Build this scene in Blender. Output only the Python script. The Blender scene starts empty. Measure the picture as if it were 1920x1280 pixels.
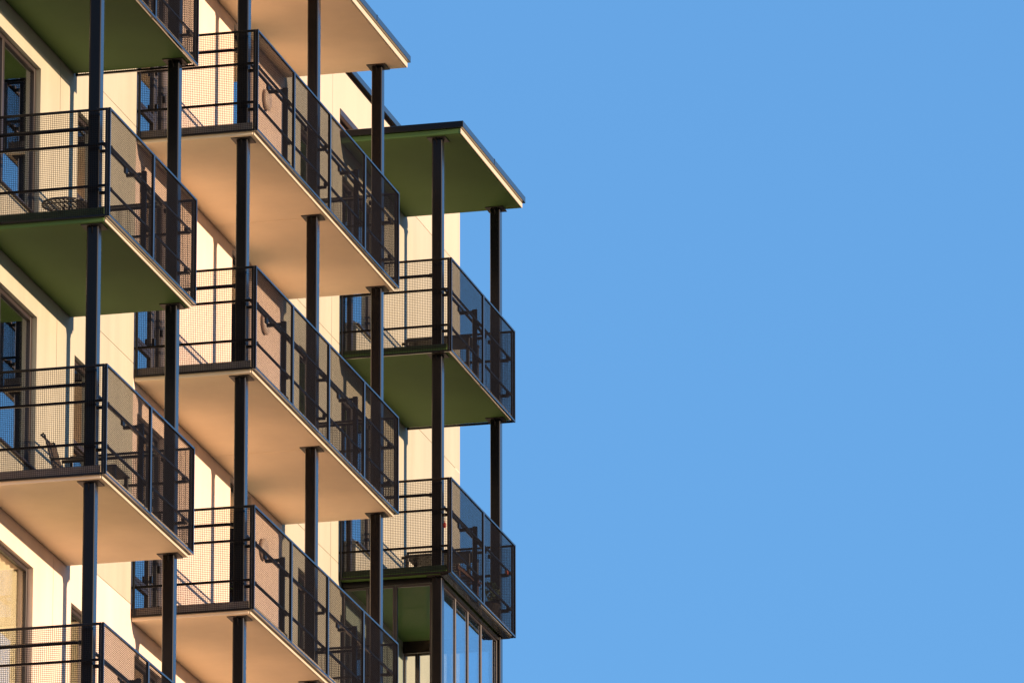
import bpy, math, random
from mathutils import Matrix, Vector
random.seed(7)
S = bpy.context.scene
C = S.collection

# ---------------------------------------------------------------- camera
cam = bpy.data.cameras.new('camera')
co = bpy.data.objects.new('camera', cam); C.objects.link(co)
YAW, PIT, ROLL = 0.24560974, 0.29446982, -0.00192881
co.matrix_world = (Matrix.Translation((27.710448, -85.746977, -32.905523)) @ Matrix.Rotation(YAW, 4, 'Z')
                   @ Matrix.Rotation(math.pi/2 + PIT, 4, 'X') @ Matrix.Rotation(ROLL, 4, 'Z'))
cam.sensor_width = 36.0; cam.sensor_fit = 'HORIZONTAL'; cam.lens = 36*15606.07/1920
cam.clip_start = 1.0; cam.clip_end = 5000
S.camera = co

# ---------------------------------------------------------------- sky, sun, exposure
EL, AZ = math.radians(6.6), math.radians(4.0)          # low sun, almost square to the facade
w = bpy.data.worlds.new('World'); S.world = w; w.use_nodes = True
nt = w.node_tree; nt.nodes.clear()
sky = nt.nodes.new('ShaderNodeTexSky'); sky.sky_type = 'NISHITA'; sky.sun_disc = False
sky.sun_elevation = EL; sky.sun_rotation = math.pi/2 + AZ     # 0 = +Y, clockwise to +X
sky.air_density = 1.0; sky.dust_density = 0.2; sky.ozone_density = 3.0
tint = nt.nodes.new('ShaderNodeMix'); tint.data_type = 'RGBA'; tint.blend_type = 'MULTIPLY'
tint.inputs['Factor'].default_value = 1.0
tint.inputs[7].default_value = (1.02, 1.38, 1.66, 1)
bg = nt.nodes.new('ShaderNodeBackground'); bg.inputs['Strength'].default_value = 0.12
ou = nt.nodes.new('ShaderNodeOutputWorld')
flat = nt.nodes.new('ShaderNodeMix'); flat.data_type = 'RGBA'; flat.inputs['Factor'].default_value = 0.65   # clear, even evening blue
flat.inputs[7].default_value = (0.64, 1.75, 3.60, 1)
nt.links.new(sky.outputs[0], tint.inputs[6]); nt.links.new(tint.outputs[2], flat.inputs[6]); nt.links.new(flat.outputs[2], bg.inputs[0]); nt.links.new(bg.outputs[0], ou.inputs[0])

sl = bpy.data.lights.new('sun', 'SUN'); sl.energy = 5.0; sl.angle = math.radians(0.5); sl.color = (1.0, 0.70, 0.44)
so = bpy.data.objects.new('sun', sl); C.objects.link(so)
sd = Vector((math.cos(EL)*math.cos(AZ), -math.cos(EL)*math.sin(AZ), math.sin(EL)))
so.rotation_euler = sd.to_track_quat('Z', 'Y').to_euler(); so.location = sd*200
S.view_settings.view_transform = 'Standard'; S.view_settings.look = 'None'
S.view_settings.exposure = 0.88; S.view_settings.gamma = 1.0

# ---------------------------------------------------------------- materials
def mat(name, col, rough=0.6, spec=0.5, var=0.06, scale=6.0, bump=0.0, metal=0.0, streak=False, ior=1.5, coat=0.0, bscale=180.0, rvar=0.0):
    m = bpy.data.materials.new(name); m.use_nodes = True
    n = m.node_tree; b = n.nodes['Principled BSDF']
    b.inputs['Roughness'].default_value = rough; b.inputs['Metallic'].default_value = metal
    b.inputs['Specular IOR Level'].default_value = spec; b.inputs['IOR'].default_value = ior
    b.inputs['Coat Weight'].default_value = coat; b.inputs['Coat Roughness'].default_value = 0.36
    tc = n.nodes.new('ShaderNodeTexCoord')
    mp = n.nodes.new('ShaderNodeMapping'); n.links.new(tc.outputs['Object'], mp.inputs[0])
    if streak: mp.inputs['Scale'].default_value = (1, 1, 0.12)
    no = n.nodes.new('ShaderNodeTexNoise'); no.inputs['Scale'].default_value = scale; no.inputs['Detail'].default_value = 6
    no.inputs['Roughness'].default_value = 0.6
    n.links.new(mp.outputs[0], no.inputs['Vector'])
    r = n.nodes.new('ShaderNodeValToRGB')
    r.color_ramp.elements[0].position = 0.3; r.color_ramp.elements[1].position = 0.7
    r.color_ramp.elements[0].color = tuple(c*(1-var) for c in col)+(1,)
    r.color_ramp.elements[1].color = tuple(min(1, c*(1+var)) for c in col)+(1,)
    n.links.new(no.outputs[0], r.inputs[0]); n.links.new(r.outputs[0], b.inputs['Base Color'])
    if rvar:
        mr = n.nodes.new('ShaderNodeMapRange'); mr.inputs[3].default_value = rough-rvar; mr.inputs[4].default_value = rough+rvar
        n.links.new(no.outputs[0], mr.inputs[0]); n.links.new(mr.outputs[0], b.inputs['Roughness'])
    if bump:
        n2 = n.nodes.new('ShaderNodeTexNoise'); n2.inputs['Scale'].default_value = bscale; n2.inputs['Detail'].default_value = 3
        n.links.new(tc.outputs['Object'], n2.inputs['Vector'])
        bp = n.nodes.new('ShaderNodeBump'); bp.inputs['Strength'].default_value = bump; bp.inputs['Distance'].default_value = 0.004
        n.links.new(n2.outputs[0], bp.inputs['Height']); n.links.new(bp.outputs[0], b.inputs['Normal'])
    return m
M = {}
M['wall_cream'] = mat('cream_panel', (0.378, 0.360, 0.292), 0.75, 0.3, 0.075, 2.6, 0.25, streak=True)
M['wall_pink'] = mat('pale_pink_panel', (0.73, 0.575, 0.485), 0.75, 0.3, 0.06, 2.4, 0.25, streak=True)
M['green'] = mat('green_paint', (0.092, 0.172, 0.044), 0.7, 0.3, 0.08, 0.9, 0.2)
M['peach'] = mat('peach_paint', (0.88, 0.735, 0.525), 0.75, 0.3, 0.08, 0.9, 0.2)
M['edge'] = mat('cream_edge', (0.48, 0.42, 0.33), 0.5, 0.5, 0.06, 3.0)
M['floor'] = mat('balcony_floor', (0.10, 0.095, 0.09), 0.8, 0.3, 0.12, 8)
def paint(name, col, rough, k, p):
    # gloss paint: almost no mirror face-on, strong sky reflection at grazing angles
    m = mat(name, col, 0.5, 0.1, 0.1, 5, ior=1.3); n = m.node_tree; b = n.nodes['Principled BSDF']
    o = [x for x in n.nodes if x.type == 'OUTPUT_MATERIAL'][0]
    g = n.nodes.new('ShaderNodeBsdfGlossy'); g.inputs['Roughness'].default_value = rough; g.inputs[0].default_value = (1, 1, 1, 1)
    lw = n.nodes.new('ShaderNodeLayerWeight'); lw.inputs[0].default_value = .5
    pw = n.nodes.new('ShaderNodeMath'); pw.operation = 'POWER'; pw.inputs[1].default_value = p
    mr = n.nodes.new('ShaderNodeMapRange'); mr.inputs[3].default_value = .010; mr.inputs[4].default_value = k
    mx = n.nodes.new('ShaderNodeMixShader')
    n.links.new(lw.outputs['Facing'], pw.inputs[0]); n.links.new(pw.outputs[0], mr.inputs[0]); n.links.new(mr.outputs[0], mx.inputs[0])
    n.links.new(b.outputs[0], mx.inputs[1]); n.links.new(g.outputs[0], mx.inputs[2]); n.links.new(mx.outputs[0], o.inputs[0])
    return m
M['metal'] = paint('black_gloss_paint', (0.005, 0.005, 0.006), 0.2, .62, 2.4)
M['grey_edge'] = mat('grey_edge_face', (0.28, 0.235, 0.20), 0.8, 0.3, 0.15, 7)
M['green_dark'] = mat('dark_green_edge', (0.045, 0.068, 0.034), 0.8, 0.3, 0.15, 7)
M['wall_top'] = mat('pale_panel', (0.45, 0.395, 0.32), 0.75, 0.3, 0.06, 1.3, 0.25, streak=True)
M['wire'] = mat('black_mesh', (0.010, 0.008, 0.008), 0.6, 0.1, 0.1, 5)
M['frame'] = mat('brown_frame', (0.028, 0.021, 0.020), 0.38, 0.5, 0.15, 6)
M['plate'] = mat('steel_plate', (0.025, 0.02, 0.018), 0.5, 0.5, 0.3, 9)
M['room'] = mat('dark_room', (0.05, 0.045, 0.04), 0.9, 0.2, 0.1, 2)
M['curtain'] = mat('beige_curtain', (0.82, 0.66, 0.44), 0.9, 0.2, 0.08, 5)
M['ground'] = mat('ground', (0.030, 0.026, 0.022), 0.9, 0.2, 0.35, 0.08)  # near black: shade of surrounding buildings is put into the ground colour
M['table'] = mat('dark_table', (0.03, 0.026, 0.024), 0.45, 0.5, 0.2, 8)
M['sling'] = mat('brown_sling', (0.07, 0.05, 0.035), 0.8, 0.3, 0.25, 30)
M['lamp'] = mat('lamp_cover', (0.60, 0.48, 0.41), 0.4, 0.5, 0.03, 6)
M['red'] = mat('red_paint', (0.35, 0.03, 0.02), 0.5, 0.5, 0.15, 20)
M['orange'] = mat('orange_plastic', (0.35, 0.06, 0.02), 0.5, 0.5, 0.1, 20)
M['wood'] = mat('red_wood', (0.13, 0.07, 0.05), 0.6, 0.4, 0.3, 12)
M['pot'] = mat('dark_pot', (0.035, 0.03, 0.03), 0.6, 0.4, 0.2, 8)
M['panel'] = mat('brown_panel', (0.26, 0.18, 0.15), 0.6, 0.4, 0.2, 12)
M['leaf'] = mat('leaf', (0.05, 0.08, 0.03), 0.6, 0.4, 0.3, 12)
def glass(name, t, ior, base):
    m = bpy.data.materials.new(name); m.use_nodes = True; n = m.node_tree; n.nodes.clear()
    o = n.nodes.new('ShaderNodeOutputMaterial'); mx = n.nodes.new('ShaderNodeMixShader')
    tr = n.nodes.new('ShaderNodeBsdfTransparent'); tr.inputs[0].default_value = t+(1,)
    gl = n.nodes.new('ShaderNodeBsdfGlossy'); gl.inputs['Roughness'].default_value = 0.0; gl.inputs[0].default_value = (.95, .97, 1, 1)
    fr = n.nodes.new('ShaderNodeLayerWeight'); fr.inputs[0].default_value = .5        # coated glazing: reflectance rises towards grazing
    pw = n.nodes.new('ShaderNodeMath'); pw.operation = 'POWER'; pw.inputs[1].default_value = ior
    rm = n.nodes.new('ShaderNodeMapRange'); rm.inputs[3].default_value = base; rm.inputs[4].default_value = .95
    n.links.new(fr.outputs['Facing'], pw.inputs[0]); n.links.new(pw.outputs[0], rm.inputs[0])
    tc = n.nodes.new('ShaderNodeTexCoord'); no = n.nodes.new('ShaderNodeTexNoise'); no.inputs['Scale'].default_value = 0.9
    bp = n.nodes.new('ShaderNodeBump'); bp.inputs['Strength'].default_value = 0.02; bp.inputs['Distance'].default_value = 0.02
    n.links.new(tc.outputs['Object'], no.inputs['Vector']); n.links.new(no.outputs[0], bp.inputs['Height']); n.links.new(bp.outputs[0], gl.inputs['Normal'])
    n.links.new(rm.outputs[0], mx.inputs[0]); n.links.new(tr.outputs[0], mx.inputs[1]); n.links.new(gl.outputs[0], mx.inputs[2]); n.links.new(mx.outputs[0], o.inputs[0])
    return m
M['glass'] = glass('window_glass', (.72, .78, .76), 1.6, .05)
M['loggia'] = glass('loggia_glass', (.80, .88, .92), 1.5, .02)
M['clear'] = glass('clear_glass', (.9, .93, .93), 3.2, .008)

# ---------------------------------------------------------------- mesh helpers
class MB:
    def __init__(s): s.v = []; s.f = []; s.m = []; s.sm = []
    def add(s, vs, fs, mi=0, smooth=False):
        o = len(s.v); s.v += [tuple(v) for v in vs]
        for f in fs: s.f.append(tuple(o+i for i in f)); s.m.append(mi); s.sm.append(smooth)
        return s
    def box(s, x0, x1, y0, y1, z0, z1, mi=0):
        return s.add([(x0,y0,z0),(x1,y0,z0),(x1,y1,z0),(x0,y1,z0),(x0,y0,z1),(x1,y0,z1),(x1,y1,z1),(x0,y1,z1)],
                     [(0,3,2,1),(4,5,6,7),(0,1,5,4),(1,2,6,5),(2,3,7,6),(3,0,4,7)], mi)
    def bbox(s, x0, x1, y0, y1, z0, z1, b=0.004, mi=0):          # box with chamfered edges
        b = min(b, (x1-x0)*.45, (y1-y0)*.45, (z1-z0)*.45)
        X=(x0,x1); Y=(y0,y1); Z=(z0,z1); vs=[]; idx={}
        for i in (0,1):
            for j in (0,1):
                for k in (0,1):
                    sx=b if i==0 else -b; sy=b if j==0 else -b; sz=b if k==0 else -b
                    for a,p in enumerate(((X[i],Y[j]+sy,Z[k]+sz),(X[i]+sx,Y[j],Z[k]+sz),(X[i]+sx,Y[j]+sy,Z[k]))):
                        idx[i,j,k,a]=len(vs); vs.append(p)
        fs=[]
        for i in (0,1):
            q=[idx[i,j,k,0] for j,k in ((0,0),(1,0),(1,1),(0,1))]; fs.append(q if i else q[::-1])
            q=[idx[j,i,k,1] for j,k in ((0,0),(1,0),(1,1),(0,1))]; fs.append(q[::-1] if i else q)
            q=[idx[j,k,i,2] for j,k in ((0,0),(1,0),(1,1),(0,1))]; fs.append(q if i else q[::-1])
        for i in (0,1):
            for j in (0,1):
                fl = (i==j)
                q=[idx[i,j,0,0],idx[i,j,1,0],idx[i,j,1,1],idx[i,j,0,1]]; fs.append(q[::-1] if fl else q)
                q=[idx[0,i,j,1],idx[1,i,j,1],idx[1,i,j,2],idx[0,i,j,2]]; fs.append(q if not fl else q[::-1])
                q=[idx[i,0,j,0],idx[i,1,j,0],idx[i,1,j,2],idx[i,0,j,2]]; fs.append(q if not fl else q[::-1])
                for k in (0,1):
                    q=[idx[i,j,k,a] for a in (0,1,2)]; fs.append(q if (i+j+k)%2 else q[::-1])
        return s.add(vs, fs, mi)
    def prism(s, poly, z0, z1, mi=0, smooth=False):              # poly in xy, extruded in z
        n=len(poly); vs=[(x,y,z0) for x,y in poly]+[(x,y,z1) for x,y in poly]
        if smooth:                     # long faces flat, corner arcs smooth with their own vertices
            for i in range(n):
                j=(i+1)%n; flat=(Vector(poly[i])-Vector(poly[j])).length>.04
                if flat: s.add([vs[i],vs[j],vs[n+j],vs[n+i]], [(0,1,2,3)], mi)
            m_=n//4
            for c_ in range(4):
                ix=list(range(c_*m_,(c_+1)*m_))
                s.add([vs[i] for i in ix]+[vs[n+i] for i in ix], [(i,i+1,m_+i+1,m_+i) for i in range(m_-1)], mi, True)
        else: s.add(vs, [(i,(i+1)%n,n+(i+1)%n,n+i) for i in range(n)], mi)
        return s.add(vs, [tuple(range(n))[::-1], tuple(range(n,2*n))], mi)
    def tube(s, pts, r, n=10, mi=0):
        pts=[Vector(p) for p in pts]; rings=[]
        for i,p in enumerate(pts):
            a=(pts[min(i+1,len(pts)-1)]-pts[max(i-1,0)]).normalized()
            u=a.cross(Vector((0,0,1)) if abs(a.z)<.9 else Vector((1,0,0))).normalized(); v=a.cross(u)
            rings.append([p+u*(r*math.cos(2*math.pi*k/n))+v*(r*math.sin(2*math.pi*k/n)) for k in range(n)])
        vs=[q for g in rings for q in g]
        s.add(vs, [(i*n+k, i*n+(k+1)%n, (i+1)*n+(k+1)%n, (i+1)*n+k) for i in range(len(pts)-1) for k in range(n)], mi, True)
        return s.add(vs, [tuple(range(n)), tuple(range((len(pts)-1)*n, len(pts)*n))[::-1]], mi)
    def lathe(s, prof, c, axis='z', n=28, mi=0):                 # prof: (r, h)
        vs=[]
        for r,h in prof:
            for k in range(n):
                a=2*math.pi*k/n; u,v=r*math.cos(a), r*math.sin(a)
                vs.append((c[0]+u,c[1]+v,c[2]+h) if axis=='z' else (c[0]+h,c[1]+u,c[2]+v))
        return s.add(vs, [(i*n+k,i*n+(k+1)%n,(i+1)*n+(k+1)%n,(i+1)*n+k) for i in range(len(prof)-1) for k in range(n)], mi, True)
    def mesh(s, name, mats):
        me=bpy.data.meshes.new(name); me.from_pydata(s.v, [], s.f)
        for m in (mats if isinstance(mats,(list,tuple)) else [mats]): me.materials.append(M[m])
        me.polygons.foreach_set('material_index', s.m); me.polygons.foreach_set('use_smooth', s.sm)
        me.update(); return me
def link(name, me, parent=None, loc=(0,0,0)):
    o=bpy.data.objects.new(name, me); C.objects.link(o); o.location=loc
    if parent is not None: o.parent=parent
    return o
def part(name, mb, mats, parent=None, loc=(0,0,0)): return link(name, mb.mesh(name, mats), parent, loc)
def tag(o, label=None, cat=None, group=None, kind=None):
    if label: o['label']=label
    if cat: o['category']=cat
    if group: o['group']=group
    if kind: o['kind']=kind
    return o
def thing(name, loc, label, cat, group=None):
    o=bpy.data.objects.new(name, None); C.objects.link(o); o.location=loc; o.empty_display_size=.2
    return tag(o, label, cat, group)

GZ = -34.5
# ---------------------------------------------------------------- ground
g=MB(); R=2500
g.add([(-R,-R,GZ),(R,-R,GZ),(R,R,GZ),(-R,R,GZ)], [(0,1,2,3)])
tag(part('ground', g, 'ground'), kind='structure')

# ---------------------------------------------------------------- building
YN, YE, WT = -2.6, 21.81, 2.715
BLD = thing('apartment_building', (0, 8, GZ), 'cream and pale pink panel apartment block behind the tiers of steel balconies', 'building')
BO = Vector(BLD.location)
LZ = (-.032, -2.965, -5.994, -8.996); MZ = (0., -3., -5.98, -8.98); RZ = (-.046, -3.05, -6.07)
op = []                                           # openings on the facade (y0,y1,z0,z1)
wins = []
for z in LZ:
    op += [(-.75,.66,z-1.165,z+1.31),(.66,2.21,z-.52,z+1.31),(3.69,4.58,z-.9,z+1.29)]
for z in MZ:
    op += [(6.26,7.42,z-1.165,z+1.3),(10.33,11.3,z-1.165,z+1.62),(13.49,14.4,z-.9,z+1.30)]
for z in RZ:
    op += [(15.56,16.3,z-1.165,z+1.3),(16.3,17.22,z-.52,z+1.3)]
op += [(15.42,17.3,1.78,2.14)]
JY = (-1.9, 2.98, 15.06, 6.0, 18.9); JZ = (1.855, -1.125, -4.115, -7.103, -10.1, -13.1, -16.1, -19.1)
jw = .006
ys = sorted({YN, YE, 12.72, 6.08}|{q for o_ in op for q in o_[:2]}|{j+d for j in JY[:3] for d in (-jw,jw)})
zs = sorted({GZ, WT}|{q for o_ in op for q in o_[2:]}|{j+d for j in JZ for d in (-jw,jw)})
RD = -.15
def cell(y, z):
    for a,b,c,d in op:
        if a<y<b and c<z<d: return None
    if any(abs(z-j)<jw for j in JZ): return -.006
    if any(abs(y-j)<jw for j in JY[:3]): return -.006
    return 0.
def cmat(y, z):
    if z > 1.855: return 'wall_top'
    if z < -7.103: return 'wall_pink'
    if 6.08 < y < 12.72: return 'wall_pink'
    return 'wall_cream'
walls = {'wall_cream': MB(), 'wall_pink': MB(), 'wall_top': MB()}
mid = lambda a,i: (a[i]+a[i+1])/2
ny, nz = len(ys)-1, len(zs)-1
D = [[cell(mid(ys,i), mid(zs,k)) for k in range(nz)] for i in range(ny)]
for i in range(ny):
    for k in range(nz):
        d=D[i][k]; y0,y1,z0,z1=ys[i],ys[i+1],zs[k],zs[k+1]; yc,zc=mid(ys,i),mid(zs,k)
        if d is not None:
            W=walls[cmat(yc,zc)]
            W.add([(d,y0,z0),(d,y1,z0),(d,y1,z1),(d,y0,z1)], [(0,1,2,3)])
        e = RD if d is None else d
        for di,dk in ((1,0),(0,1)):
            if i+di>=ny or k+dk>=nz: continue
            d2=D[i+di][k+dk]; e2 = RD if d2 is None else d2
            if abs(e-e2)<1e-6: continue
            hi_self = e>e2
            cy,cz = (yc,zc) if hi_self else (mid(ys,i+di), mid(zs,k+dk))
            W=walls[cmat(cy,cz)]
            q = [(e,y1,z0),(e,y1,z1),(e2,y1,z1),(e2,y1,z0)] if di else [(e,y0,z1),(e2,y0,z1),(e2,y1,z1),(e,y1,z1)]
            W.add(q, [(0,1,2,3)] if hi_self == bool(di) else [(3,2,1,0)])
walls['wall_pink'].box(-12, -.151, YN, YN+.1, GZ, WT-.001)
walls['wall_pink'].box(-12, -.001, YE-.25, YE-.0, GZ, WT-.001)          # end wall
for n_,W in walls.items():
    W.v=[(x,y-BO.y,z-BO.z) for x,y,z in W.v]
    part('wall', W, n_, BLD)
def bpart(name, mb, m, parent=BLD):
    mb.v=[(x-BO.x,y-BO.y,z-BO.z) for x,y,z in mb.v]
    return part(name, mb, m, parent)
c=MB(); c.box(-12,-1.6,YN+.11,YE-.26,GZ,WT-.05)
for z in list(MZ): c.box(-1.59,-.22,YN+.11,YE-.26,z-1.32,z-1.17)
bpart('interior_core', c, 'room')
c=MB(); c.box(-12,-.03,YN,YE-.03,WT,WT+.07); bpart('shadow_gap', c, 'wire')  # solid black strip; the shade of the gap is put into its colour
c=MB(); c.bbox(-12.3,.035,YN-.2,YE+.04,WT+.071,WT+.165,.006); bpart('roof_edge', c, 'metal')

def window(panes, bars, deep=-.105, curtain=None, clear='glass'):
    """panes: (y0,y1,z0,z1) outer openings of one element; bars: extra frame members"""
    f=MB(); fw=.055
    for y0,y1,z0,z1 in panes:
        f.bbox(deep,deep+.045,y0+.002,y0+fw,z0,z1-.002); f.bbox(deep,deep+.045,y1-fw,y1-.002,z0,z1-.002)
        f.bbox(deep+.001,deep+.044,y0+fw,y1-fw,z1-fw,z1-.002); f.bbox(deep+.001,deep+.044,y0+fw,y1-fw,z0+.002,z0+fw)
    for b in bars: f.bbox(*b)
    w_=bpart('window', f, 'frame')
    for y0,y1,z0,z1 in panes:
        p=MB(); p.box(deep+.008,deep+.016,y0+fw-.004,y1-fw+.004,z0+fw-.004,z1-fw+.004); bpart('pane', p, clear, w_)
    if curtain:
        y0,y1,z0,z1=curtain; cu=MB(); n=int((y1-y0)/.03)
        vs=[]; 
        for i in range(n+1):
            y=y0+(y1-y0)*i/n; x=-.175+.022*math.sin(i*1.25)+.008*math.sin(i*.37)
            vs += [(x,y,z0),(x,y,z1)]
        cu.add(vs, [(2*i,2*i+2,2*i+3,2*i+1) for i in range(n)], 0, True)
        bpart('curtain', cu, 'curtain', w_)
    return w_
for i,z in enumerate(LZ):
    window([(-.75,-.03,z-1.16,z+1.31),(-.03,.66,z-1.16,z+1.31)], [], curtain=(-.7,.6,z-1.1,z+1.25) if i==3 else None)
    window([(.66,2.21,z-.52,z+1.31)], [(-.104,-.052,.90,.98,z-.47,z+1.26),(-.01,.035,.66,2.2,z-.56,z-.53)], curtain=(.7,2.5,z-.5,z+1.33) if i==3 else None, clear='clear' if i==3 else 'glass')
    window([(3.69,4.58,z+.27,z+1.29),(3.69,4.58,z-.9,z+.27)], [(-.06,-.03,3.70,4.57,z+.24,z+.30)], curtain=(3.7,4.9,z-.8,z+1.28) if i==3 else None)
for z in MZ:
    d_=window([(6.26,7.08,z-.72,z+1.3),(6.26,7.08,z-1.16,z-.72),(7.08,7.42,z-1.16,z+1.3)], [])
    for y,zz in ((7.06,-.56),(7.06,-.1),(7.06,.4),(7.39,-.85),(7.39,-.35),(7.39,.3)):
        h=MB(); h.bbox(-.059,-.025,y-.014,y+.014,z+zz-.045,z+zz+.045); bpart('hinge', h, 'metal', d_)
    window([(10.33,11.3,z-1.16,z+1.62)], [])
    window([(13.49,14.4,z+.27,z+1.3),(13.49,14.4,z-.9,z+.27)], [])
for i,z in enumerate(RZ):
    window([(15.56,16.3,z-1.16,z+1.3)], [(-.059,-.02,16.13,16.19,z-1.1,z+1.25)])
    window([(16.3,17.22,z-.52,z+1.3)], [(-.01,.035,16.31,17.21,z-.56,z-.53)])
window([(15.42,17.3,1.79,2.14)], [(-.04,.012,15.43,17.29,2.05,2.139)], clear='panel')

# ---------------------------------------------------------------- balconies
XO, HM = 1.53, 1.291                 # outer face of the railing, height of a mesh panel
PITCH, BAR, THK = .0225, .0039, .0027
_cache={}
def cached(key, fn):
    if key not in _cache: _cache[key]=fn()
    return _cache[key]
def mesh_panel(L):                    # in local (u along, z up): returns frame mesh, wire mesh; lies in yz plane, x outward 0..-.03
    def fr():
        f=MB(); t=.026
        f.bbox(-.03,0,0,t,0,HM,.002); f.bbox(-.03,0,L-t,L,0,HM,.002)
        f.bbox(-.0295,-.0005,t,L-t,HM-t,HM,.002); f.bbox(-.0295,-.0005,t,L-t,0,t,.002)
        return f.mesh('railing_frame','metal')
    def wi():
        f=MB(); t=.024; n=int((L-2*t)/PITCH); off=(L-2*t-n*PITCH)/2
        for i in range(n+1):
            y=t+off+i*PITCH; f.box(-.0145-THK,-.0145,y-BAR/2,y+BAR/2,t,HM-t)
        n=int((HM-2*t)/PITCH); off=(HM-2*t-n*PITCH)/2
        for i in range(n+1):
            z=t+off+i*PITCH; f.box(-.0147-2*THK,-.0147-THK,t,L-t,z-BAR/2,z+BAR/2)
        return f.mesh('wire_mesh','wire')
    return cached(('fr',round(L,3)),fr), cached(('wi',round(L,3)),wi)
def rrect(x0,x1,y0,y1,r,n=6):
    P=[]
    for cx,cy,a0 in ((x1-r,y1-r,0),(x0+r,y1-r,90),(x0+r,y0+r,180),(x1-r,y0+r,270)):
        for k in range(n+1):
            a=math.radians(a0+90*k/n); P.append((cx+r*math.cos(a),cy+r*math.sin(a)))
    return P
PX0, PX1, PW = 1.222, 1.362, .145
def add_post(parent, y, z0, z1):
    p=MB(); p.prism(rrect(PX0,PX1,y-PW/2,y+PW/2,.021),z0,z1,0,True)
    po=part('post', p, 'metal', parent)
    h=MB(); a=.125                    # bearing plate and flared gussets under the slab
    h.bbox(PX0-.055,PX1+.055,y-a,y+a,z1-.012,z1-.001,.002)
    xm=(PX0+PX1)/2
    for s_ in (-1,1):
        y0_=y+s_*(PW/2-.002); y1_=y+s_*(a-.01)
        vs=[(xm-.006,y0_,z1-.11),(xm-.006,y0_,z1-.012),(xm-.006,y1_,z1-.012),(xm+.006,y0_,z1-.11),(xm+.006,y0_,z1-.012),(xm+.006,y1_,z1-.012)]
        h.add(vs,[(0,1,2),(5,4,3),(0,3,4,1),(1,4,5,2),(2,5,3,0)],1)
    part('head_plate', h, ('plate','metal'), po)
    b=MB(); b.bbox(PX0-.02,PX1+.02,y-PW/2-.02,y+PW/2+.02,z0+.0005,z0+.012,.002)
    part('base_plate', b, 'plate', po)
    return po
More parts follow.
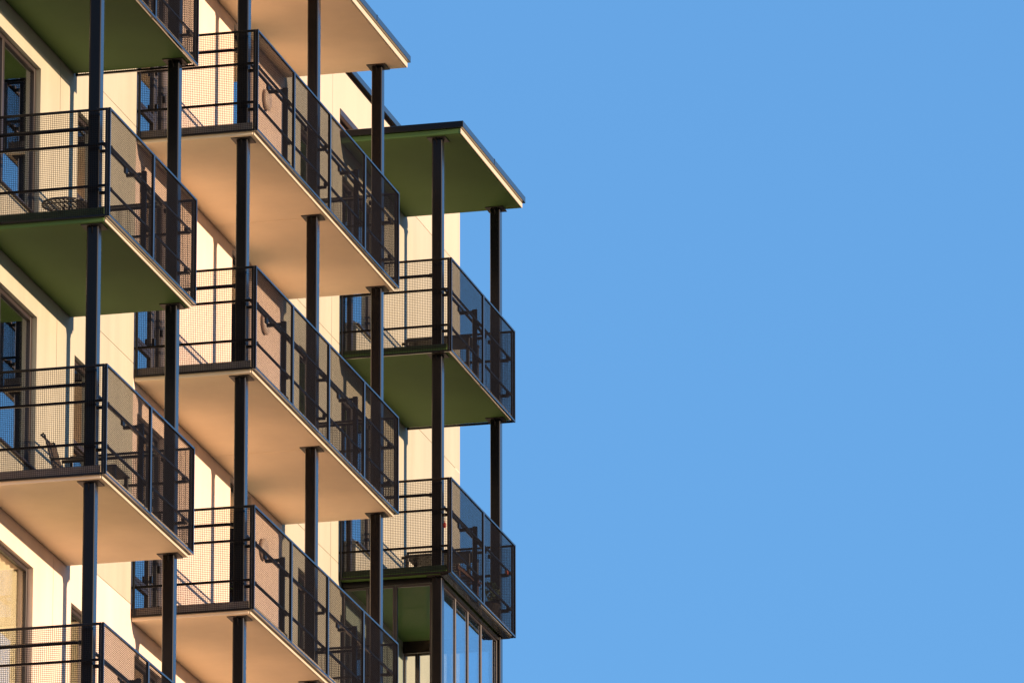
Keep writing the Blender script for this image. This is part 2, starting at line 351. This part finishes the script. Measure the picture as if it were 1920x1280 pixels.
def balcony(name_label, y0, y1, zr, npan, paint, soff, posts, ztop, split=None, rails=True, edge_from=None, cover=False):
    B=thing('balcony', (0,y0,zr-1.17), name_label, 'balcony', 'balconies stacked up the facade')
    L=y1-y0; O=1.17                   # local origin: y0, floor top; rail top at +O
    def P(name, mb, m, parent=B): return part(name, mb, m, parent)
    s=MB(); zb=O+soff; sy0,sy1=.038,L-.038
    cuts=[sy0]+([split-y0-.004,split-y0+.004] if split else [])+[sy1]
    for a,b in zip(cuts[::2],cuts[1::2]): s.bbox(.002,1.458,a,b,zb,-.004,.006)
    sl_=P('floor_slab', s, paint)
    if rails:
        u=MB(); u.bbox(.004,1.456,sy0-.007,sy0-.0005,zb+.045,-.006,.002); part('near_edge_strip', u, 'grey_edge' if paint=='peach' else 'green_dark', sl_)  # thin sheet over the near slab edge, darker than the slab
    d=MB(); d.box(.004,1.45,sy0+.008,sy1-.008,-.003,.0); part('floor_finish', d, 'floor', sl_)
    e=MB(); a=sy0 if edge_from is None else edge_from
    br=[a]+[k*L/npan for k in range(1,npan) if k*L/npan>a+.1]+[sy1]
    for q0,q1 in zip(br,br[1:]):
        e.bbox(1.459,1.476,q0+.004,q1-.004,zb-.003,zb+.030,.004); e.bbox(1.459,1.484,q0+.004,q1-.004,zb+.040,zb+.075,.004)
    part('drip_edge', e, 'edge', sl_)
    if cover:                          # black strips over the front slab edge and the soffit rim
        k=MB(); k.bbox(1.459,1.474,.04,1.74,zb-.02,zb+.11,.003); k.bbox(1.37,1.458,.04,L-.04,zb-.022,zb-.001,.003); part('black_edge_strip', k, 'metal', sl_)
    if not rails: return B
    # railing panels
    pl=L/npan; zb_=O-HM
    for k in range(npan):
        f,wm=mesh_panel(pl-.003)
        o=link('railing_panel', f, B, (XO, k*pl+.0015, zb_)); link('wire_mesh', wm, o)
    f,wm=mesh_panel(XO-.034-.02)
    for yy,rot in ((0.001,0),(L-.001,1)):
        o=link('railing_panel', f, B, (.02 if not rot else XO-.034, yy, zb_))
        o.rotation_euler=(0,0,-math.pi/2 if not rot else math.pi/2); link('wire_mesh', wm, o)
        # local x 0..-.03 must point inwards
    # carrying rails behind the mesh
    for zz in (O-.43, O-.925):
        r=MB(); r.bbox(1.462,1.492,.034,L-.034,zz,zz+.028,.003); P('rail', r, 'metal')
        r=MB(); r.bbox(.0,1.461,.036,.062,zz-.001,zz+.027,.003); P('rail', r, 'metal')
        r=MB(); r.bbox(.0,1.461,L-.062,L-.036,zz-.001,zz+.027,.003); P('rail', r, 'metal')
    for y in posts:
        for zz in (O-.43, O-.925):
            r=MB(); r.bbox(PX1-.004,1.463,y-y0-.015,y-y0+.015,zz-.04,zz-.004,.003); r.bbox(1.43,1.497,y-y0-.026,y-y0+.026,zz-.004,zz+.032,.004)
            P('rail_bracket', r, 'metal')
    # handrail
    ya,yb=posts[0]-y0+.095, posts[-1]-y0-.095; zh=O-.135
    h=MB(); h.tube([(0,ya,zh),(1.10,ya,zh),(1.165,ya+.02,zh),(1.185,ya+.085,zh)]+[(1.185,ya+.085+(yb-ya-.17)*t,zh) for t in (.25,.5,.75,1)]+[(1.165,yb-.02,zh),(1.10,yb,zh),(0,yb,zh)], .021)
    P('handrail', h, 'metal')
    for y in posts:
        k=MB(); k.bbox(1.178,PX0+.004,y-y0-.03,y-y0+.03,zh-.06,zh-.012,.004); P('handrail_bracket', k, 'metal')
    for k in range(1,npan):             # stanchions behind the panel joints carry the handrail
        yk=k*pl
        if any(abs(yk+y0-y)<.15 for y in posts): continue
        q=MB(); q.bbox(1.375,1.435,yk-.022,yk+.022,.001,O-.20,.003); q.bbox(1.36,1.46,yk-.06,yk+.06,.0005,.012,.002)
        q.bbox(1.19,1.374,yk-.02,yk+.02,O-.255,O-.215,.003); q.bbox(1.172,1.20,yk-.045,yk+.045,O-.214,O-.152,.003)
        q.bbox(1.436,1.462,yk-.03,yk+.03,O-.44,O-.39,.003); q.bbox(1.436,1.462,yk-.03,yk+.03,O-.935,O-.885,.003)
        P('stanchion', q, 'metal')
    if ztop is not None:
        for y in posts: add_post(B, y-y0, .0, ztop-(zr-1.17))
    return B
L0,L1,M0,M1,R0,R1 = 0.0,3.529,6.079,12.759,15.438,18.886
LP=(.20,3.35); MP=(6.29,9.465,12.56); RP=(15.64,18.76)
LS=(-1.262,-1.342,-1.328,-1.33); MS=(-1.33,)*4; RS=(-1.268,-1.285,-1.29)
CAN=1.668
lp=('green','green','peach','peach'); ll=('green soffit balcony cut off by the top left corner of the photo',
 'green soffit balcony at left holding a round perforated table','balcony at left holding a reclining chair above a peach soffit',
 'balcony cut off at the bottom left corner below the long peach soffit')
ml=('long peach balcony under the topmost peach canopy','long peach balcony in the middle of its stack of three',
 'long peach balcony whose front panels run off the bottom edge','lowest long peach balcony with only its black posts in view')
for i in range(4):
    balcony(ll[i],L0,L1,LZ[i],2,lp[i],LS[i],LP,(LZ[i-1]+LS[i-1]) if i else CAN)
    balcony(ml[i],M0,M1,MZ[i],4,'peach',MS[i],MP,(MZ[i-1]+MS[i-1]) if i else CAN, split=9.465)
balcony('green soffit balcony at right directly under the green canopy',R0,R1,RZ[0],2,'green',RS[0],RP,CAN)
balcony('green balcony at right above the glazed loggia',R0,R1,RZ[1],2,'green',RS[1],RP,RZ[0]+RS[0],edge_from=1.75, cover=True)

# ---------------------------------------------------------------- glazed loggia under the lowest green balcony
G=thing('glazed_loggia',(0,R0,RZ[2]-1.17),'glass walled loggia with dark frames below the green balcony at right','loggia')
gz=RZ[2]-1.17; zt=RZ[1]+RS[1]-gz
s=MB(); s.bbox(.002,1.458,.04,R1-R0-.04,-.16,-.002,.006); part('floor_slab', s, 'green', G)
for y in RP: add_post(G, y-R0, 0, zt)
gx=1.30; ya=RP[0]-R0+PW/2+.002; yb=RP[1]-R0-PW/2-.002
b=MB(); b.bbox(PX0+.02,PX1-.02,ya,yb,zt-.075,zt-.014,.003); b.bbox(.01,PX0-.003,RP[0]-R0-.05,RP[0]-R0+.05,zt-.075,zt-.003,.003); b.bbox(.01,PX0-.003,RP[1]-R0-.05,RP[1]-R0+.05,zt-.16,zt-.003,.003)
part('top_beam', b, 'metal', G)
mul=[ya, 16.47-R0, 17.13-R0, 17.83-R0, yb]
for k in range(4):
    f=MB(); a,b_=mul[k]+.003,mul[k+1]-.003; t=.022; z0,z1=.05,zt-.078
    for q in ((a,a+t,z0,z1),(b_-t,b_,z0,z1)): f.bbox(gx-.02,gx+.02,*q,.003)
    for q in ((a+t,b_-t,z1-t,z1),(a+t,b_-t,z0,z0+t),(a+t,b_-t,1.0,1.0+t)): f.bbox(gx-.019,gx+.019,*q,.003)
    w_=part('sliding_panel', f, 'frame', G)
    p=MB(); p.box(gx-.004,gx+.004,a+t-.003,b_-t+.003,z0+t-.003,z1-t+.003); part('pane', p, 'loggia', w_)
for yy,xs in ((RP[0]-R0,(.01,.36,.72,PX0-.003)),(RP[1]-R0,(.01,.20,.64,PX0-.003))):
    for a,b_ in zip(xs,xs[1:]):
        f=MB(); t=.03; z0,z1=.05,zt-(.08 if yy<1 else .165)
        f.bbox(a+.002,a+t,yy-.02,yy+.02,z0,z1,.003); f.bbox(b_-t,b_-.002,yy-.02,yy+.02,z0,z1,.003)
        f.bbox(a+t,b_-t,yy-.019,yy+.019,z1-t,z1,.003); f.bbox(a+t,b_-t,yy-.019,yy+.019,z0,z0+t,.003)
        w_=part('side_panel', f, 'frame', G)
        p=MB(); p.box(a+t-.003,b_-t+.003,yy-.004,yy+.004,z0+t-.003,z1-t+.003); part('pane', p, 'clear', w_)

# ---------------------------------------------------------------- canopies
def canopy(label, y0, y1, paint):
    K=thing('balcony_canopy',(0,y0,CAN),label,'canopy','flat canopies over the top balconies'); L=y1-y0
    s=MB(); s.bbox(.002,1.635,.035,L-.035,0,.075,.006); sb=part('slab', s, paint, K)
    e=MB(); e.bbox(1.636,1.65,.033,L-.033,.0,.07,.004); part('drip_edge', e, 'edge', sb)
    f=MB(); f.bbox(.0,1.685,0,L,.076,.165,.004); n_=max(2,round(L/1.8))
    for k in range(1,n_): f.bbox(1.60,1.6885,k*L/n_-.02,k*L/n_+.02,.079,.1675,.001)
    part('roof_flashing', f, 'metal', K)
canopy('flat canopy with peach soffit and black flashing at the top',M0-.02,M1-.03,'peach')
canopy('flat canopy with green soffit jutting against the blue sky',R0+.0,R1-.04,'green')
canopy('flat canopy with green soffit over the left stack of balconies',L0,L1-.03,'green')

# ---------------------------------------------------------------- things on the balconies
for i,z in enumerate(MZ[:3]):
    lab=('round wall lamp seen through the mesh of the highest long balcony','round wall lamp seen through the mesh of the middle long balcony',
         'round wall lamp half hidden by the handrail of the lowest long balcony')[i]
    T=thing('wall_lamp',(0,11.78,z+1.07),lab,'lamp','round wall lamps')
    b=MB(); b.lathe([(.0,.001),(.125,.001),(.125,.03),(.0,.03)],(0,0,0),'x'); part('base',b,'lamp',T)
    b=MB(); b.lathe([(.145,.031),(.145,.04),(.138,.053),(.115,.064),(.07,.072),(.0,.075)],(0,0,0),'x'); part('cover',b,'lamp',T)
# round table
zf=LZ[1]-1.17
T=thing('bistro_table',(.40,1.98,zf),'round dark table with perforated top behind the left balcony mesh','table')
b=MB(); r=.285; n=36
ring=[(r*math.cos(2*math.pi*k/n),r*math.sin(2*math.pi*k/n)) for k in range(n)]
for ra,rb in ((r,r-.02),):
    vs=[(ra*math.cos(2*math.pi*k/n),ra*math.sin(2*math.pi*k/n),zz) for zz in (.70,.72) for k in range(n)]+[(rb*math.cos(2*math.pi*k/n),rb*math.sin(2*math.pi*k/n),zz) for zz in (.70,.72) for k in range(n)]
    b.add(vs,[(k,(k+1)%n,n+(k+1)%n,n+k) for k in range(n)]+[(2*n+k,3*n+k,3*n+(k+1)%n,2*n+(k+1)%n) for k in range(n)]+[(n+k,n+(k+1)%n,3*n+(k+1)%n,3*n+k) for k in range(n)]+[(k,2*n+k,2*n+(k+1)%n,(k+1)%n) for k in range(n)])
q=-r+.02
while q<r-.01:
    h=math.sqrt(max(0,(r-.012)**2-q*q))
    b.box(q-.008,q+.008,-h,h,.705,.7115); b.box(-h,h,q-.008,q+.008,.712,.7185); q+=.05
part('tabletop',b,'table',T)
for k in range(3):
    a=2*math.pi*k/3+.5; l=MB(); l.tube([(.05*math.cos(a),.05*math.sin(a),.70),(.04*math.cos(a),.04*math.sin(a),.38),(.22*math.cos(a),.22*math.sin(a),.012)],.011,8); part('leg',l,'table',T)
def chair(loc, rz, label):
    T=thing('garden_chair',loc,label,'chair'); T.rotation_euler.z=rz
    b=MB()                                           # faces +x
    for s_ in (-.24,.24): b.tube([(-.30,s_,.97),(-.27,s_,.985),(-.245,s_,.955),(-.12,s_,.55),(-.05,s_,.42)],.013,8)
    b.tube([(-.30,-.24,.97),(-.30,.24,.97)],.013,8)
    part('back_frame',b,'table',T)
    b=MB()
    P_=[(-.255,.93),(-.19,.74),(-.13,.56),(-.075,.45)]
    vs=[(x+dx,y,z) for x,z in P_ for dx in (0,.022) for y in (-.225,.225)]
    f=[]
    for i in range(3):
        o=4*i; f+=[(o,o+1,o+5,o+4),(o+2,o+6,o+7,o+3),(o,o+4,o+6,o+2),(o+1,o+3,o+7,o+5)]
    f+=[(0,2,3,1),(12,13,15,14)]
    b.add(vs,f); part('backrest',b,'sling',T)
    b=MB(); b.bbox(-.08,.40,-.23,.23,.425,.45,.008); part('seat',b,'sling',T)
    for sx in (-.06,.37):
        for s_ in (-.235,.235):
            l=MB(); l.tube([(sx,s_,.43),(sx+(-.10 if sx<0 else .03),s_,.0)],.013,8); part('leg',l,'table',T)
    for s_ in (-.25,.25):
        l=MB(); l.tube([(-.16,s_,.66),(.30,s_,.64),(.37,s_,.60),(.37,s_,.43)],.014,8); part('armrest',l,'table',T)
    return T
ch_ = chair((.46,1.95,LZ[2]-1.17),0.0,'dark garden chair with brown sling back on the left balcony')
ch_.scale = (.82, .82, .95)
def table(loc, lx, ly, h, label, rz=0):
    T=thing('garden_table',loc,label,'table'); T.rotation_euler.z=rz
    b=MB(); b.bbox(-lx/2,lx/2,-ly/2,ly/2,h-.03,h,.005); part('tabletop',b,'table',T)
    for sx in (-1,1):
        for sy in (-1,1):
            l=MB(); x,y=sx*(lx/2-.03),sy*(ly/2-.03); l.bbox(x-.022,x+.022,y-.022,y+.022,0,h-.031,.004); part('leg',l,'table',T)
table((.83,2.05,LZ[2]-1.17),.55,.55,.52,'low dark table beside the garden chair on the left balcony')
table((.80,17.75,RZ[0]-1.17),.90,.55,.725,'dark table behind the mesh of the upper green balcony at right')
table((.80,17.75,RZ[1]-1.17),.90,.50,.745,'dark table behind the mesh of the lower green balcony at right')
# red ornament on the near rail, orange clip on the far rail, leaning board, plant pot
T=thing('hanging_ornament',(1.415,15.515,RZ[1]-.62),'small red ornament hanging by the corner post of the green balcony','ornament')
b=MB(); b.lathe([(.0,-.045),(.018,-.035),(.026,-.005),(.018,.02),(.006,.03),(.004,.06),(.0,.062)],(0,0,0),n=12); part('body',b,'red',T)
b=MB(); b.tube([(0,0,.06),(0,0,.115),(.0,-.0,.16)],.003,6); part('cord',b,'table',T)
b=MB(); b.bbox(-.02,.012,-.035,.035,-.015,.035,.006); o=part('clothes_peg',b,'orange'); o.location=(1.479,18.60,RZ[1]-.46)
tag(o,'tiny orange clip on the far railing of the green balcony','clip')
T=thing('deck_chair',(1.18,16.75,RZ[1]-1.17),'reddish slatted deck chair leaning along the mesh of the green balcony','chair')
def obox(mb, p0, p1, wx, th):
    a=Vector(p0); b2=Vector(p1); d=(b2-a).normalized(); n=Vector((-d.z,0,0)) if False else Vector((0,-d.z,d.y)).normalized()*th/2; xw=Vector((wx/2,0,0))
    vs=[a-xw-n,a+xw-n,a+xw+n,a-xw+n,b2-xw-n,b2+xw-n,b2+xw+n,b2-xw+n]
    mb.add(vs,[(0,3,2,1),(4,5,6,7),(0,1,5,4),(1,2,6,5),(2,3,7,6),(3,0,4,7)])
for dx in (-.25,.2):
    b=MB(); obox(b,(dx,-.45,.19),(dx,.75,.26),.03,.04); part('side_bar',b,'wood',T)
for k in range(9):
    t=k/8; y=-.48+1.2*t; z=.215+.07*t
    b=MB(); obox(b,(-.025,y,z),(-.025,y+.09,z+.013),.5,.018); part('slat',b,'wood',T)
for yy,zz in ((-.35,.17),(.6,.22)):
    for dx in (-.25,.2):
        b=MB(); b.bbox(dx-.015,dx+.015,yy-.02,yy+.02,0,zz,.003); part('leg',b,'wood',T)
T=thing('plant_pot',(1.29,18.42,RZ[1]-1.17),'dark bushy plant in a pot at the far corner of the green balcony','plant')
b=MB(); b.lathe([(.0,.0),(.10,.0),(.135,.24),(.145,.25),(.125,.25),(.12,.22),(.0,.22)],(0,0,0)); part('pot',b,'pot',T)
b=MB()
for k in range(150):
    a=random.uniform(0,6.28); e=random.uniform(-.2,1.4); rr=.17*random.uniform(.4,1)**.5
    c0=Vector((rr*math.cos(a)*math.cos(e)*.75,rr*math.sin(a)*math.cos(e),.36+rr*math.sin(e)*1.1))
    u=Vector((random.uniform(-1,1),random.uniform(-1,1),random.uniform(-.6,1))).normalized(); v=u.cross(Vector((random.uniform(-1,1),random.uniform(-1,1),.3))).normalized()
    b.add([c0-u*.035,c0+v*.016,c0+u*.035,c0-v*.016],[(0,1,2,3)])
for k in range(7):
    a=k*.9; b.tube([(0,0,.22),(.05*math.cos(a),.05*math.sin(a),.36),(.09*math.cos(a),.09*math.sin(a),.5)],.004,5)
part('foliage',b,'leaf',T)
